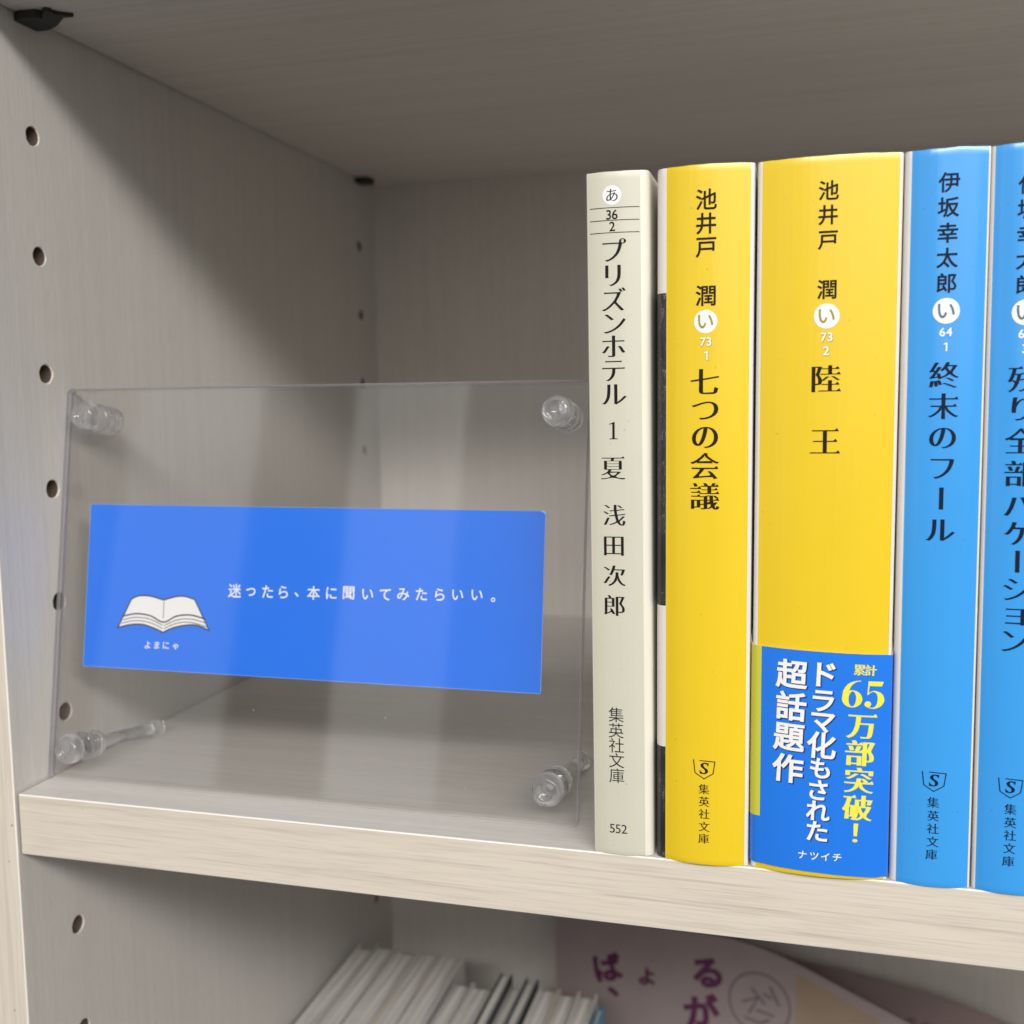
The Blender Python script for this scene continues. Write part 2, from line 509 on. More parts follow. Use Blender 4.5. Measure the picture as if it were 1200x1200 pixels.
def decal(name, buf, surf, mat, parent, lift=.05, cuts=None, label=None):
    """print on a surface: surf(x) gives the surface's y; cut into strips so that it follows a curved spine"""
    bm = bmesh.new()
    vs = [bm.verts.new((x, l, z)) for x, z, l in buf[0]]
    for f in buf[1]:
        if len(set(f)) >= 3:
            try: bm.faces.new([vs[i] for i in f])
            except ValueError: pass
    if cuts:
        for c in cuts:
            bmesh.ops.bisect_plane(bm, geom=bm.verts[:] + bm.edges[:] + bm.faces[:], plane_co=(c, 0, 0), plane_no=(1, 0, 0))
    for f in bm.faces:
        f.normal_update()
        if f.normal.y > 0: f.normal_flip()
    for v in bm.verts: v.co.y = surf(v.co.x) - lift - v.co.y
    o = from_bm(name, bm, mat, parent)
    if label: o['label'] = label
    return o

# ---------------------------------------------------------------- bookcase
case = thing('bookcase', 'pale wood-grain bookcase with rows of shelf-pin holes, holding the books and the clear stand', 'bookcase', (0, 0, -320))
Z0 = 320.0                                                    # the empty stands on the bottom board; parts are given from there
W = 560.0; D = 262.4; T = 16.6; H = 207.35
HOLE_Z = [16.54 + 32 * k for k in range(-10, 10)]
HOLE_Y = (21.8, 243.7)

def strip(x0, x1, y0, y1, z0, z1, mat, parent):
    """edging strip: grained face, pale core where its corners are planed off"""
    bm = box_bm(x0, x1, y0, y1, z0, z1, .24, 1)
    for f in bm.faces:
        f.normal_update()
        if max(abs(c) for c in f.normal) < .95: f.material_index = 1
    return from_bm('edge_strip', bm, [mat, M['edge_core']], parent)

def side_panel(xi, sgn, label):
    """upright board with two columns of bored holes on its inner face (xi = inner face, sgn = +1 if the room lies to its right)"""
    xo = xi - sgn * 18.0
    y0, y1 = .35, D
    zs = [-334.0] ; z1 = 390.0
    vs = []; fs = []; mi = []
    def V(x, y, z): vs.append((x, y, z + Z0)); return len(vs) - 1
    R, N = 2.55, 20
    # inner face: strips; around every hole a square cell with a round opening
    cell = 7.0
    ys = [y0] + [a for c in HOLE_Y for a in (c - cell, c + cell)] + [y1]
    zc = sorted(a for c in HOLE_Z for a in (c - cell, c + cell))
    zz = [-334.0] + zc + [z1]
    holes = {}
    def quad(a, b, c, d, m=0):
        f = [a, b, c, d]
        if sgn < 0: f.reverse()
        fs.append(f); mi.append(m)
    for i in range(len(ys) - 1):
        for j in range(len(zz) - 1):
            a, b, c, d = ys[i], ys[i + 1], zz[j], zz[j + 1]
            if i in (1, 3) and j % 2 == 1:
                cy, cz = (a + b) / 2, (c + d) / 2
                ring = []; outer = []; rim = []; deep = []
                ch = random.uniform(.14, .3)
                for k in range(N):
                    t = 2 * math.pi * (k + .5) / N
                    u, w = math.cos(t), math.sin(t)
                    q = cell / max(abs(u), abs(w))
                    outer.append(V(xi, cy + u * q, cz + w * q))
                    jag = ch * random.uniform(.6, 1.6)
                    ring.append(V(xi, cy + u * (R + jag), cz + w * (R + jag)))
                    rim.append(V(xi - sgn * .35, cy + u * R, cz + w * R))
                    deep.append(V(xi - sgn * 9, cy + u * R, cz + w * R))
                for k in range(N):
                    l = (k + 1) % N
                    quad(outer[k], outer[l], ring[l], ring[k])
                    quad(ring[k], ring[l], rim[l], rim[k], 2)
                    quad(rim[k], rim[l], deep[l], deep[k], 1)
                f = deep[:]
                if sgn < 0: f.reverse()
                fs.append(f); mi.append(1)
                # corners of the cell that the 20-gon leaves out
                cs = [V(xi, b, d), V(xi, a, d), V(xi, a, c), V(xi, b, c)]
                for q_, (k, l) in enumerate(((2, 2), (7, 7), (12, 12), (17, 17))):
                    pass
                for q_ in range(4):
                    k = (q_ * 5 + 2) % N
                    f = [outer[k - 1] if False else outer[k], cs[q_], outer[(k + 1) % N]]
                    # 20 directions straddle the diagonal when k + .5 = 2.5 steps: the corner lies between 2 and 3 only if it is not hit
            else:
                quad(V(xi, a, c), V(xi, b, c), V(xi, b, d), V(xi, a, d))
    A = [V(xo, y0, -334), V(xo, y1, -334), V(xo, y1, z1), V(xo, y0, z1)]
    B = [V(xi, y0, -334), V(xi, y1, -334), V(xi, y1, z1), V(xi, y0, z1)]
    for f in ([A[0], A[3], A[2], A[1]], [A[3], B[3], B[2], A[2]], [A[0], A[1], B[1], B[0]], [A[1], A[2], B[2], B[1]], [A[0], B[0], B[3], A[3]]):
        f = list(f)
        if sgn < 0: f.reverse()
        fs.append(f); mi.append(0)
    o = mesh('side_panel', vs, fs, [M['panel'], M['hole'], M['rim']], case, mi)
    if label: o['label'] = label
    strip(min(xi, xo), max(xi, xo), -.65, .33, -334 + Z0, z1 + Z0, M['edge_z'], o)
    return o
side_panel(0.0, 1, 'left upright board bored with two columns of shelf-pin holes')
side_panel(W, -1, 'right upright board beyond the row of books')

def board(zt, y0=0.0):
    """one shelf board, its top at zt, with a grained strip glued to the front"""
    o = from_bm('shelf_board', box_bm(.8, W - .8, y0 + .72, D - .3, zt - T + Z0, zt + Z0), M['board'], case)
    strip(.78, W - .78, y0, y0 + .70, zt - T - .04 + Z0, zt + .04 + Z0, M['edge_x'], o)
    return o
board(0.0)
board(H + T)
board(-320.0 - .0)
from_bm('back_panel', box_bm(-17.9, W + 17.9, D + .02, D + 4, -334 + Z0, 390 + Z0), M['back'], case)

def support_pin(y, big):
    """black plastic shelf support: a lug under the board with a snapped-off tongue"""
    if big:
        pts = [(.05, 17.2), (2.3, 16.4), (4.9, 16.7), (7.4, 16.9), (8.6, 18.2), (9.4, 18.4), (9.5, 17.2), (11.2, 16.4), (12.2, 17.6), (11.6, 19.0), (12.6, 20.2), (15.6, 22.6), (12.4, 22.4), (9.6, 23.4), (7.6, 24.6), (4.0, 26.2), (.05, 26.0)]
        pts = [(x * .92 + .004, y_) for x, y_ in pts]
        th = 2.2
    else:
        pts = [(.05, y - 4), (5.0, y - 4), (6.6, y - 3.4), (7.0, y - 1), (7.0, y + 3), (5, y + 4), (.05, y + 4)]
        th = 2.4
    n = len(pts); zt = H - .06; vs = []
    for k, (dz, sh) in enumerate(((0, 0), (-th * .6, 0), (-th, .25))):
        cx = sum(p[0] for p in pts) / n; cy = sum(p[1] for p in pts) / n
        for x, y_ in pts:
            q = 1 - sh * (.10 if x > .2 else 0)
            vs.append((cx + (x - cx) * q if x > .2 else x, cy + (y_ - cy) * q, zt + dz * (1 if x < 9 else .45) + Z0))
    fs = [list(range(n))]
    for k in range(2):
        for i in range(n):
            j = (i + 1) % n
            fs.append([k * n + i, k * n + j, (k + 1) * n + j, (k + 1) * n + i])
    fs.append([2 * n + i for i in reversed(range(n))])
    o = mesh('support_pin', vs, fs, M['plastic'], case)
    return o
support_pin(21.8, True)
support_pin(243.7, False)

# ---------------------------------------------------------------- paperbacks
def spine_surf(x0, x1, bulge, yc=.5):
    c, h = (x0 + x1) / 2, (x1 - x0) / 2
    def f(x):
        u = min(1.0, abs(x - c) / h)
        return yc - bulge * (1 - u ** 2.3)
    return f

def make_book(label, x0, x1, xl, xr, bulge, mat, lean=0.0, height=152.0, group='paperbacks with printed spines in a row on the shelf', art=False, name='paperback_book', yc=.5, edge=None):
    """x0..x1 printed spine, xl..xr outer faces of the jacket; lean in degrees about the foot of the spine. returns (root, surf, cuts, to_local)"""
    c = (x0 + x1) / 2
    root = thing(name, label, 'book', (c, 0, 0.06), group)
    root.rotation_euler = (0, math.radians(lean), 0)
    surf_w = spine_surf(x0, x1, bulge, yc)
    prof = []; mats = []
    depth = 105.0
    rl, rr = x0 - xl, xr - x1
    dl, dr = max(rl * 1.25, 1.2), max(rr * 1.25, 1.0)
    prof.append((xl, depth)); mats.append(1)
    ns = 6
    for i in range(10): prof.append((xl, depth - (depth - yc - dl) * (i + 1) / 10)); mats.append(1)
    for i in range(1, ns + 1):
        t = math.pi / 2 * i / ns
        prof.append((x0 - rl * math.cos(t) if i < ns else x0, yc + dl - dl * math.sin(t))); mats.append(1)
    mats[-1] = 0
    n = 28
    for i in range(1, n + 1):
        x = x0 + (x1 - x0) * i / n
        prof.append((x, surf_w(x))); mats.append(0)
    mats[-1] = 2
    for i in range(1, ns + 1):
        t = math.pi / 2 * i / ns
        prof.append((x1 + rr * math.sin(t), yc + dr - dr * math.cos(t))); mats.append(2)
    for i in range(10): prof.append((xr, yc + dr + (depth - yc - dr) * (i + 1) / 10)); mats.append(2)
    P = [(x - c, y) for x, y in prof]
    # jacket: a thin folded sheet, cut into rows so that it can ripple a little
    rows = [0, .6, 1.4, 26, 58, 76, 100, 126, 140, height - 1.6, height - .7, height]
    seed = random.uniform(0, 100)
    vs = []; fs = []; mi = []
    th = .28
    cy = 50.0
    def off(p, d, i):
        a = P[max(0, i - 1)]; b = P[min(len(P) - 1, i + 1)]
        tx, ty = b[0] - a[0], b[1] - a[1]; L = math.hypot(tx, ty) or 1
        return (p[0] - ty / L * d, p[1] + tx / L * d)
    np_ = len(P)
    for side in (0, 1):
        for r, z in enumerate(rows):
            for i, p in enumerate(P):
                q = off(p, th * side, i)
                w = .035 * noise.noise(Vector((p[0] * .12, z * .03, seed)))
                zz = z
                onspine = p[1] < 1.5
                if r == len(rows) - 1: zz = z + .09 * noise.noise(Vector((p[0] * .35, seed, 1.0))) - (0 if onspine else .12)
                if r == 0: zz = z + .06 + .06 * noise.noise(Vector((p[0] * .35, seed, 5.0)))
                tuck = .13 if (r == len(rows) - 1 and onspine) else (.15 if r == 0 and onspine else 0)
                vs.append((q[0], q[1] + w * (1 if onspine else 0) + tuck, zz))
    def vid(s, r, i): return (s * len(rows) + r) * np_ + i
    for s in (0, 1):
        for r in range(len(rows) - 1):
            for i in range(np_ - 1):
                f = [vid(s, r, i), vid(s, r, i + 1), vid(s, r + 1, i + 1), vid(s, r + 1, i)]
                if s: f.reverse()
                fs.append(f)
                m = mats[i] if s == 0 else 1
                if m == 1 and art and s == 0 and r in (4, 5, 6): m = 3
                if m == 1 and art and s == 0 and r in (0, 1, 2): m = 3
                mi.append(m)
    for r in (0, len(rows) - 1):
        for i in range(np_ - 1):
            f = [vid(0, r, i), vid(0, r, i + 1), vid(1, r, i + 1), vid(1, r, i)]
            if r == 0: pass
            else: f.reverse()
            fs.append(f); mi.append(mats[i] if mats[i] != 3 else 1)
    e = edge or M['jacket']
    j = mesh('jacket', vs, fs, [mat, e, e, M['art']], root, mi, smooth=True)
    me = j.data
    k = .45
    pb = box_bm(xl - c + k, xr - c - k, yc + 2.2, depth - 1.2, .5, height - 1.4)
    from_bm('page_block', pb, M['pages'], root)
    cuts = [x0 - c + (x1 - x0) * i / 28 for i in range(1, 28)]
    surf = lambda x: surf_w(x + c) + 0.0
    a = math.radians(lean)
    def loc(x, z):
        dx, dz = x - c, z
        return (dx * math.cos(a) - dz * math.sin(a), dx * math.sin(a) + dz * math.cos(a))
    return root, surf, cuts, loc

MING = dict(ax=.020, ay=-.017, serif=1.0)
GOTH = dict(ax=.016, ay=.016)
LIGHT = dict(ax=-.004, ay=-.004)

def column(book, rows, style, mat, name, lift=.06, scale=1.0, sfirst=None, **kw):
    root, surf, cuts, loc = book
    b = newbuf()
    for ch, x, z, em in rows:
        X, Z = loc(x, z)
        st = dict(style)
        if ch == 'ー': st['vertical'] = True
        cap = len(ch) > 1 or ch in '0123456789S'
        if cap: st.pop('serif', None) if ch != '1' else None
        put(b, ch, X, Z, em * (1.0 if cap else scale), cap=cap, **st, **kw)
    o = decal(name, b, surf, mat, root, lift, cuts)
    return o

def emblem(book, x, z, w, mat):
    """publisher's shield with an S"""
    root, surf, cuts, loc = book
    X, Z = loc(x, z); b = newbuf(); h = w * .9; l = w * .042
    stroke(b, [(X - w * .50, Z + h * .50), (X - w * .43, Z - h * .20), (X - w * .01, Z - h * .50), (X + w * .41, Z - h * .20), (X + w * .49, Z + h * .44), (X - w * .22, Z + h * .47)], l)
    put(b, 'S', X, Z + h * .06, h * .62, ax=.038, ay=-.012, cap=True, slant=.10)
    stroke(b, [(X + w * .185, Z + h * .36), (X + w * .165, Z + h * .19)], l)
    stroke(b, [(X - w * .20, Z - h * .05), (X - w * .175, Z - h * .24)], l)
    decal('publisher_emblem', b, surf, mat, root, .06, cuts)

def badge(book, x, z, r, ch, em, ink, num, lone, numink, shade=None):
    root, surf, cuts, loc = book
    X, Z = loc(x, z); b = newbuf(); disc(b, X, Z, r)
    o = decal('round_badge', b, surf, M['white_ink'], root, .06, cuts)
    b = newbuf(); put(b, ch, X, Z, em, ax=.012, ay=.012)
    decal('badge_lettering', b, surf, ink, root, .10, cuts)
    for kk, (t, (nx, nz, nh)) in enumerate(zip((num[0], lone[0]), (num[1:], lone[1:]))):
        X, Z = loc(nx, nz)
        if shade:
            b = newbuf(); put(b, t, X + .10, Z - .10, nh, ax=.03, ay=.03, cap=True)
            decal('number_shadow', b, surf, shade, root, .05, cuts)
        b = newbuf(); put(b, t, X, Z, nh, ax=.022, ay=.022, cap=True)
        decal('number', b, surf, numink, root, .09, cuts)

GREY = [
    ('あ', 162.67, 147.12, 2.76),
    ('36', 162.65, 142.93, 2.05),
    ('2', 162.70, 140.45, 2.0),
    ('プ', 163.15, 135.46, 5.52),
    ('リ', 162.85, 130.07, 5.54),
    ('ズ', 163.02, 124.99, 5.55),
    ('ン', 163.19, 119.80, 5.56),
    ('ホ', 162.90, 114.96, 5.58),
    ('テ', 162.88, 109.64, 5.59),
    ('ル', 163.03, 104.56, 5.60),
    ('1', 162.84, 96.68, 3.76),
    ('夏', 162.72, 88.51, 5.46),
    ('浅', 162.93, 78.04, 4.92),
    ('田', 162.85, 71.16, 4.93),
    ('次', 162.99, 64.52, 4.95),
    ('郎', 162.91, 57.81, 4.96),
    ('集', 163.26, 32.84, 3.38),
    ('英', 163.25, 29.19, 3.38),
    ('社', 163.30, 25.74, 3.39),
    ('文', 163.34, 22.25, 3.39),
    ('庫', 163.37, 18.69, 3.40),
    ('552', 163.71, 6.25, 2.1),
]
Y1 = [
    ('池', 182.73, 144.81, 4.55),
    ('井', 182.72, 139.86, 4.56),
    ('戸', 182.70, 134.93, 4.57),
    ('潤', 182.70, 125.00, 4.59),
    ('い', 182.73, 119.60, 4.67),
    ('73', 182.79, 115.40, 1.78),
    ('1', 182.90, 112.55, 1.78),
    ('七', 182.61, 107.01, 6.05),
    ('つ', 182.70, 100.86, 6.06),
    ('の', 182.73, 95.15, 6.08),
    ('会', 182.71, 89.06, 6.09),
    ('議', 182.75, 82.53, 6.11),
    ('S', 183.00, 22.00, 4.62),
    ('集', 182.95, 17.52, 2.34),
    ('英', 183.00, 14.68, 2.34),
    ('社', 183.02, 11.84, 2.35),
    ('文', 183.04, 8.92, 2.35),
    ('庫', 182.96, 6.16, 2.35),
]
Y2 = [
    ('池', 207.26, 145.08, 4.13),
    ('井', 207.21, 140.19, 4.14),
    ('戸', 207.25, 135.16, 4.15),
    ('潤', 207.21, 125.31, 4.17),
    ('い', 207.27, 119.92, 4.67),
    ('73', 207.33, 115.71, 1.68),
    ('2', 207.25, 112.98, 1.68),
    ('陸', 207.44, 107.18, 6.03),
    ('王', 207.40, 94.37, 6.07),
]
OBI_W = [
    ('超', 201.38, 44.60, 6.11),
    ('話', 201.31, 37.61, 6.13),
    ('題', 200.97, 30.67, 6.16),
    ('作', 200.77, 23.82, 6.18),
    ('ド', 208.39, 44.91, 5.67),
    ('ラ', 207.93, 39.18, 5.18),
    ('マ', 207.93, 34.41, 5.19),
    ('化', 207.69, 29.53, 5.72),
    ('も', 207.51, 24.45, 4.70),
    ('さ', 207.21, 19.62, 4.71),
    ('れ', 207.23, 14.98, 4.72),
    ('た', 207.12, 10.41, 4.73),
    ('ナ', 204.16, 4.85, 2.13),
    ('ツ', 206.59, 4.81, 2.12),
    ('イ', 208.89, 4.86, 2.11),
    ('チ', 211.32, 4.92, 2.10),
]
OBI_Y = [
    ('累', 215.16, 46.20, 2.38),
    ('計', 217.45, 46.15, 2.36),
    ('65', 216.03, 40.92, 5.92),
    ('万', 215.81, 34.12, 5.77),
    ('部', 215.57, 28.19, 5.79),
    ('突', 215.53, 22.24, 5.81),
    ('破', 215.32, 16.23, 5.82),
    ('！', 215.00, 10.63, 5.84),
]
B1 = [
    ('伊', 230.10, 145.32, 4.06),
    ('坂', 230.11, 140.50, 4.07),
    ('幸', 230.09, 135.52, 4.08),
    ('太', 230.11, 130.65, 4.09),
    ('郎', 230.10, 125.75, 4.10),
    ('い', 230.22, 120.23, 4.58),
    ('64', 230.23, 116.06, 1.67),
    ('1', 230.24, 113.33, 1.67),
    ('終', 230.19, 107.50, 5.56),
    ('末', 230.20, 101.26, 5.58),
    ('の', 230.21, 94.85, 5.59),
    ('フ', 230.36, 88.61, 5.61),
    ('ー', 230.28, 82.57, 5.62),
    ('ル', 230.28, 76.08, 5.64),
    ('S', 230.50, 23.09, 4.57),
    ('集', 230.42, 18.54, 2.33),
    ('英', 230.50, 15.66, 2.33),
    ('社', 230.50, 12.86, 2.33),
    ('文', 230.53, 10.02, 2.34),
    ('庫', 230.36, 7.21, 2.34),
]
B2 = [
    ('伊', 244.61, 144.07, 3.92),
    ('坂', 244.62, 139.33, 3.93),
    ('幸', 244.64, 134.43, 3.94),
    ('太', 244.65, 129.64, 3.95),
    ('郎', 244.66, 124.83, 3.96),
    ('い', 244.78, 119.47, 4.42),
    ('64', 244.83, 115.31, 1.61),
    ('3', 244.85, 112.62, 1.61),
    ('残', 244.82, 106.46, 5.37),
    ('り', 244.71, 100.57, 5.38),
    ('全', 244.69, 94.27, 5.40),
    ('部', 244.75, 87.74, 5.42),
    ('バ', 244.88, 81.52, 5.43),
    ('ケ', 244.92, 75.68, 5.45),
    ('ー', 244.95, 69.99, 5.46),
    ('シ', 244.99, 64.27, 5.47),
    ('ョ', 244.86, 58.68, 5.49),
    ('ン', 245.02, 53.61, 5.50),
    ('S', 245.23, 22.90, 4.41),
    ('集', 245.33, 18.43, 2.25),
    ('英', 245.39, 15.58, 2.25),
    ('社', 245.40, 12.83, 2.25),
    ('文', 245.41, 10.05, 2.25),
    ('庫', 245.26, 7.28, 2.26),
]

# cream paperback
grey = make_book('cream paperback nearest the clear stand, thin grey-white spine lettered in black', 158.35, 169.75, 157.9, 171.5, .75, M['cream'], -.42, edge=M['cream_edge'], yc=.35)
root, surf, cuts, loc = grey
X, Z = loc(162.67, 147.0); b = newbuf(); disc(b, X, Z, 2.05)
decal('round_badge', b, surf, M['white_ink'], root, .05, cuts)
b = newbuf(); put(b, 'あ', X, Z, 3.1, ax=.008, ay=-.008)
decal('badge_lettering', b, surf, M['black_ink'], root, .09, cuts)
b = newbuf()
for z in (144.4, 141.75, 139.15):
    stroke(b, [loc(157.75 + (168.5 - 157.75) * i / 20, z + .1 * math.sin(i)* 0) for i in range(21)], .15)
decal('shelf_mark_rules', b, surf, M['black_ink'], root, .05, cuts)
column(grey, GREY[1:3], dict(ax=.012, ay=.012), M['black_ink'], 'number')
column(grey, GREY[3:12], MING, M['black_ink'], 'title_lettering', scale=1.04)
column(grey, GREY[12:16], MING, M['black_ink'], 'author_lettering', scale=1.06)
column(grey, GREY[16:21], dict(ax=-.004, ay=-.004), M['black_ink'], 'publisher_lettering', scale=1.10)
column(grey, GREY[21:], dict(ax=-.002, ay=-.002), M['black_ink'], 'price_code')

yel = make_book('narrower yellow paperback between the cream book and the wide yellow one', 174.25, 191.75, 172.0, 192.55, 1.7, M['yellow'], 0.0, art=True)
column(yel, Y1[0:4], GOTH, M['brown_ink'], 'author_lettering', scale=1.0)
badge(yel, 182.73, 119.60, 2.45, 'い', 3.9, M['olive_ink'], ('73', 182.79, 115.35, 1.85), ('1', 182.85, 112.45, 1.85), M['white_ink'], M['ochre_ink'])
column(yel, Y1[7:12], dict(ax=.028, ay=-.014, serif=1.15), M['brown_ink'], 'title_lettering', scale=1.04)
emblem(yel, 183.0, 22.0, 4.7, M['brown_ink'])
column(yel, Y1[13:], dict(ax=.012, ay=-.004), M['brown_ink'], 'publisher_lettering', scale=1.05)

wide = make_book('widest yellow paperback with a blue paper band round its foot', 194.05, 221.0, 193.1, 221.7, 1.9, M['yellow'], 0.0)
column(wide, Y2[0:4], GOTH, M['brown_ink'], 'author_lettering', scale=1.0)
badge(wide, 207.27, 119.92, 2.55, 'い', 3.9, M['olive_ink'], ('73', 207.33, 115.65, 1.85), ('2', 207.28, 112.85, 1.85), M['white_ink'], M['ochre_ink'])
column(wide, Y2[7:], dict(ax=.026, ay=-.019, serif=1.25), M['brown_ink'], 'title_lettering', scale=1.03)

# the band: a folded strip of paper a little proud of the spine
root, surf, cuts, loc = wide
c = 207.525
def band_surf(x): return spine_surf(193.7, 221.6, 1.95, .22)(x + c)
P = [(193.0 - .30, 60.0), (193.0 - .30, 30), (193.0 - .30, 10), (192.68, 3.0), (192.74, 1.6), (193.2, .5), (194.1, -.02), (195.0, band_surf(195.0 - 207.525))]
nb = 28
P += [(195.0 + 26.6 * i / nb, band_surf(195.0 - c + 26.6 * i / nb)) for i in range(1, nb + 1)]
P += [(221.85, .6), (222.0, 1.8), (222.02, 4), (222.02, 12), (222.02, 30), (222.02, 60)]
vs = []; fs = []; mi = []
zr = [1.3, 2.0, 9.0, 12.0, 20, 30, 40, 49.2, 50.0]
for s in (0, 1):
    for z in zr:
        for i, (x, y) in enumerate(P):
            sl = (.25 - .9 * (x - 193) / 29)                 # slips down a touch towards the right
            zz = z + (sl if z < 45 else sl * .9) + (.07 * noise.noise(Vector((x * .9, z, 3))) if z in (1.3, 50.0) else 0)
            if z > 49 and y > 1.0 : zz += min(2.2, (y - 1.0) * .75)
            if z == 1.3 and (x > 220.5 and y < 3): zz += .25
            vs.append((x - c + (.12 * s if i < 6 else (-.12 * s if i > nb + 7 else 0)), y + (.12 * s if 5 < i < nb + 8 else 0), zz))
n = len(P)
for s in (0, 1):
    for r in range(len(zr) - 1):
        for i in range(n - 1):
            a = (s * len(zr) + r) * n + i; bq = a + n
            f = [a, a + 1, bq + 1, bq]
            if s: f.reverse()
            fs.append(f)
            left = i < 7
            mi.append(2 if s else (1 if (left and r >= 3) else 0))
for r in (0, len(zr) - 1):
    for i in range(n - 1):
        a = r * n + i; bq = (len(zr) + r) * n + i
        fs.append([a, a + 1, bq + 1, bq]); mi.append(2)
band = mesh('paper_band', vs, fs, [M['band_blue'], M['band_green'], M['jacket']], root, mi, smooth=True)
band['label'] = 'glossy blue advertising band round the foot of the wide yellow paperback'
bcuts = [-13.9 + 27.9 * i / 28 for i in range(1, 28)]
def band_text(rows, style, mat, name, lift=.06, scale=1.0, rot=0.0, shade=None, dx=0, dz=0):
    b = newbuf()
    for ch, x, z, em in rows:
        cap = ch in ('65',)
        st = dict(style)
        if cap: st['serif'] = -1
        put(b, ch, x - c + dx, z + dz, em * (1 if cap else scale), cap=cap, rot=rot, **st)
    o = decal(name, b, band_surf, mat, band, lift, bcuts)
HEAVY = dict(ax=.026, ay=.022)
HSH = dict(ax=.040, ay=.036)
R0 = math.radians(-2.2)
for part, nm in ((OBI_W[:4], 'slogan_lettering'), (OBI_W[4:12], 'slogan_lettering')):
    band_text(part, HSH, M['shadow_ink'], 'slogan_shadow', .04, 1.07, R0, dx=.20, dz=-.18)
    band_text(part, HEAVY, M['white_ink'], nm, .09, 1.07, R0)
band_text(OBI_W[12:], dict(ax=.012, ay=.012), M['white_ink'], 'campaign_lettering', .06, 1.0, R0)
band_text(OBI_Y[:2], dict(ax=.030, ay=.006), M['lemon_ink'], 'sales_lettering', .06, 1.06, R0)
band_text(OBI_Y[2:3], dict(sx=1.02), M['lemon_ink'], 'sales_number', .06, 1.0, R0)
band_text(OBI_Y[3:7], dict(ax=.040, ay=-.010, serif=1.3), M['lemon_ink'], 'sales_lettering', .06, 1.06, R0)
band_text(OBI_Y[7:], dict(ax=.03, ay=.0), M['lemon_ink'], 'sales_lettering', .06, .95, R0)

blue = make_book('sky-blue paperback right of the wide yellow one, its whole spine in view', 223.5, 237.75, 222.25, 238.25, 1.3, M['blue'], -.12)
column(blue, B1[0:5], GOTH, M['navy_ink'], 'author_lettering', scale=1.01)
badge(blue, 230.22, 120.23, 2.55, 'い', 3.9, M['slate_ink'], ('64', 230.23, 116.06, 1.75), ('1', 230.24, 113.1, 1.75), M['white_ink'])
column(blue, B1[8:14], dict(ax=.027, ay=-.014, serif=1.1), M['navy_ink'], 'title_lettering', scale=1.04)
emblem(blue, 230.5, 23.09, 4.7, M['navy_ink'])
column(blue, B1[15:], dict(ax=.012, ay=-.004), M['navy_ink'], 'publisher_lettering', scale=1.05)

blue2 = make_book('rightmost sky-blue paperback of the row, its title partly cut off at the frame', 239.25, 253.6, 238.65, 254.3, 1.3, M['blue'], -.25)
column(blue2, B2[0:5], GOTH, M['navy_ink'], 'author_lettering', scale=1.0)
badge(blue2, 244.78, 119.47, 2.5, 'い', 3.9, M['slate_ink'], ('64', 244.83, 115.31, 1.75), ('3', 244.85, 112.4, 1.75), M['white_ink'])
column(blue2, B2[8:18], dict(ax=.027, ay=-.014, serif=1.1), M['navy_ink'], 'title_lettering', scale=1.06)
emblem(blue2, 245.23, 22.9, 4.6, M['navy_ink'])
column(blue2, B2[19:], dict(ax=.012, ay=-.004), M['navy_ink'], 'publisher_lettering', scale=1.08)

# ---------------------------------------------------------------- clear stand and card
TH = math.radians(9.204)
stand = thing('acrylic_stand', 'clear acrylic sign stand with four clear bolts, leaning back beside the cream book', 'sign stand', (0, 12.5, .03))
stand.rotation_euler = (-TH, 0, 0)
def sheet(y0, y1, label):
    w0, w1, h0, h1, r = .12, 151.3, .02, 109.9, 1.6
    pts = []
    for (cx, cz, a0) in ((w1 - r, h1 - r, 0), (w0 + r, h1 - r, 90), (w0 + r, h0 + r, 180), (w1 - r, h0 + r, 270)):
        for k in range(6):
            a = math.radians(a0 + 90 * k / 5); pts.append((cx + r * math.cos(a), cz + r * math.sin(a)))
    n = len(pts); vs = []; fs = []; mi = []
    be = .12
    def ring(y, inset):
        return [(min(max(x, w0 + inset), w1 - inset), y, min(max(z, h0 + inset), h1 - inset)) for x, z in pts]
    for y, i in ((y0, be), (y0 + be, 0), (y1 - be, 0), (y1, be)): vs += ring(y, i)
    fs.append(list(range(n))); mi.append(0)
    for k in range(3):
        for i in range(n):
            j = (i + 1) % n
            fs.append([k * n + i, (k + 1) * n + i, (k + 1) * n + j, k * n + j]); mi.append(1)
    fs.append([3 * n + i for i in reversed(range(n))]); mi.append(0)
    o = mesh('acrylic_sheet', vs, fs, [M['acrylic'], M['acrylic_edge']], stand, mi)
    o['label'] = label
sheet(0.0, 1.5, 'front clear sheet of the stand')
sheet(1.82, 3.32, 'rear clear sheet of the stand')

def lathe(name, prof, parent, loc, seg=40):
    """profile of (radius, y) turned about the y axis"""
    vs = []; fs = []
    n = len(prof)
    for i in range(seg):
        a = 2 * math.pi * i / seg
        for r, y in prof: vs.append((r * math.cos(a), y, r * math.sin(a)))
    for i in range(seg):
        j = (i + 1) % seg
        for k in range(n - 1):
            fs.append([i * n + k, j * n + k, j * n + k + 1, i * n + k + 1])
    bm = bmesh.new()
    bv = [bm.verts.new(v) for v in vs]
    for f in fs: bm.faces.new([bv[i] for i in f])
    bmesh.ops.remove_doubles(bm, verts=bm.verts[:], dist=1e-4)
    bmesh.ops.recalc_face_normals(bm, faces=bm.faces[:])
    o = from_bm(name, bm, M['clear'], parent, smooth=True)
    o.location = tuple(q * MM for q in loc)
    return o
HEAD0 = [(0, -2.5), (.7, -2.55), (1.3, -2.8), (1.8, -3.2), (2.2, -3.3), (2.7, -3.0), (3.2, -2.2), (3.48, -1.3), (3.5, -.9), (3.5, -.35), (3.3, -.05), (0, -.05)]
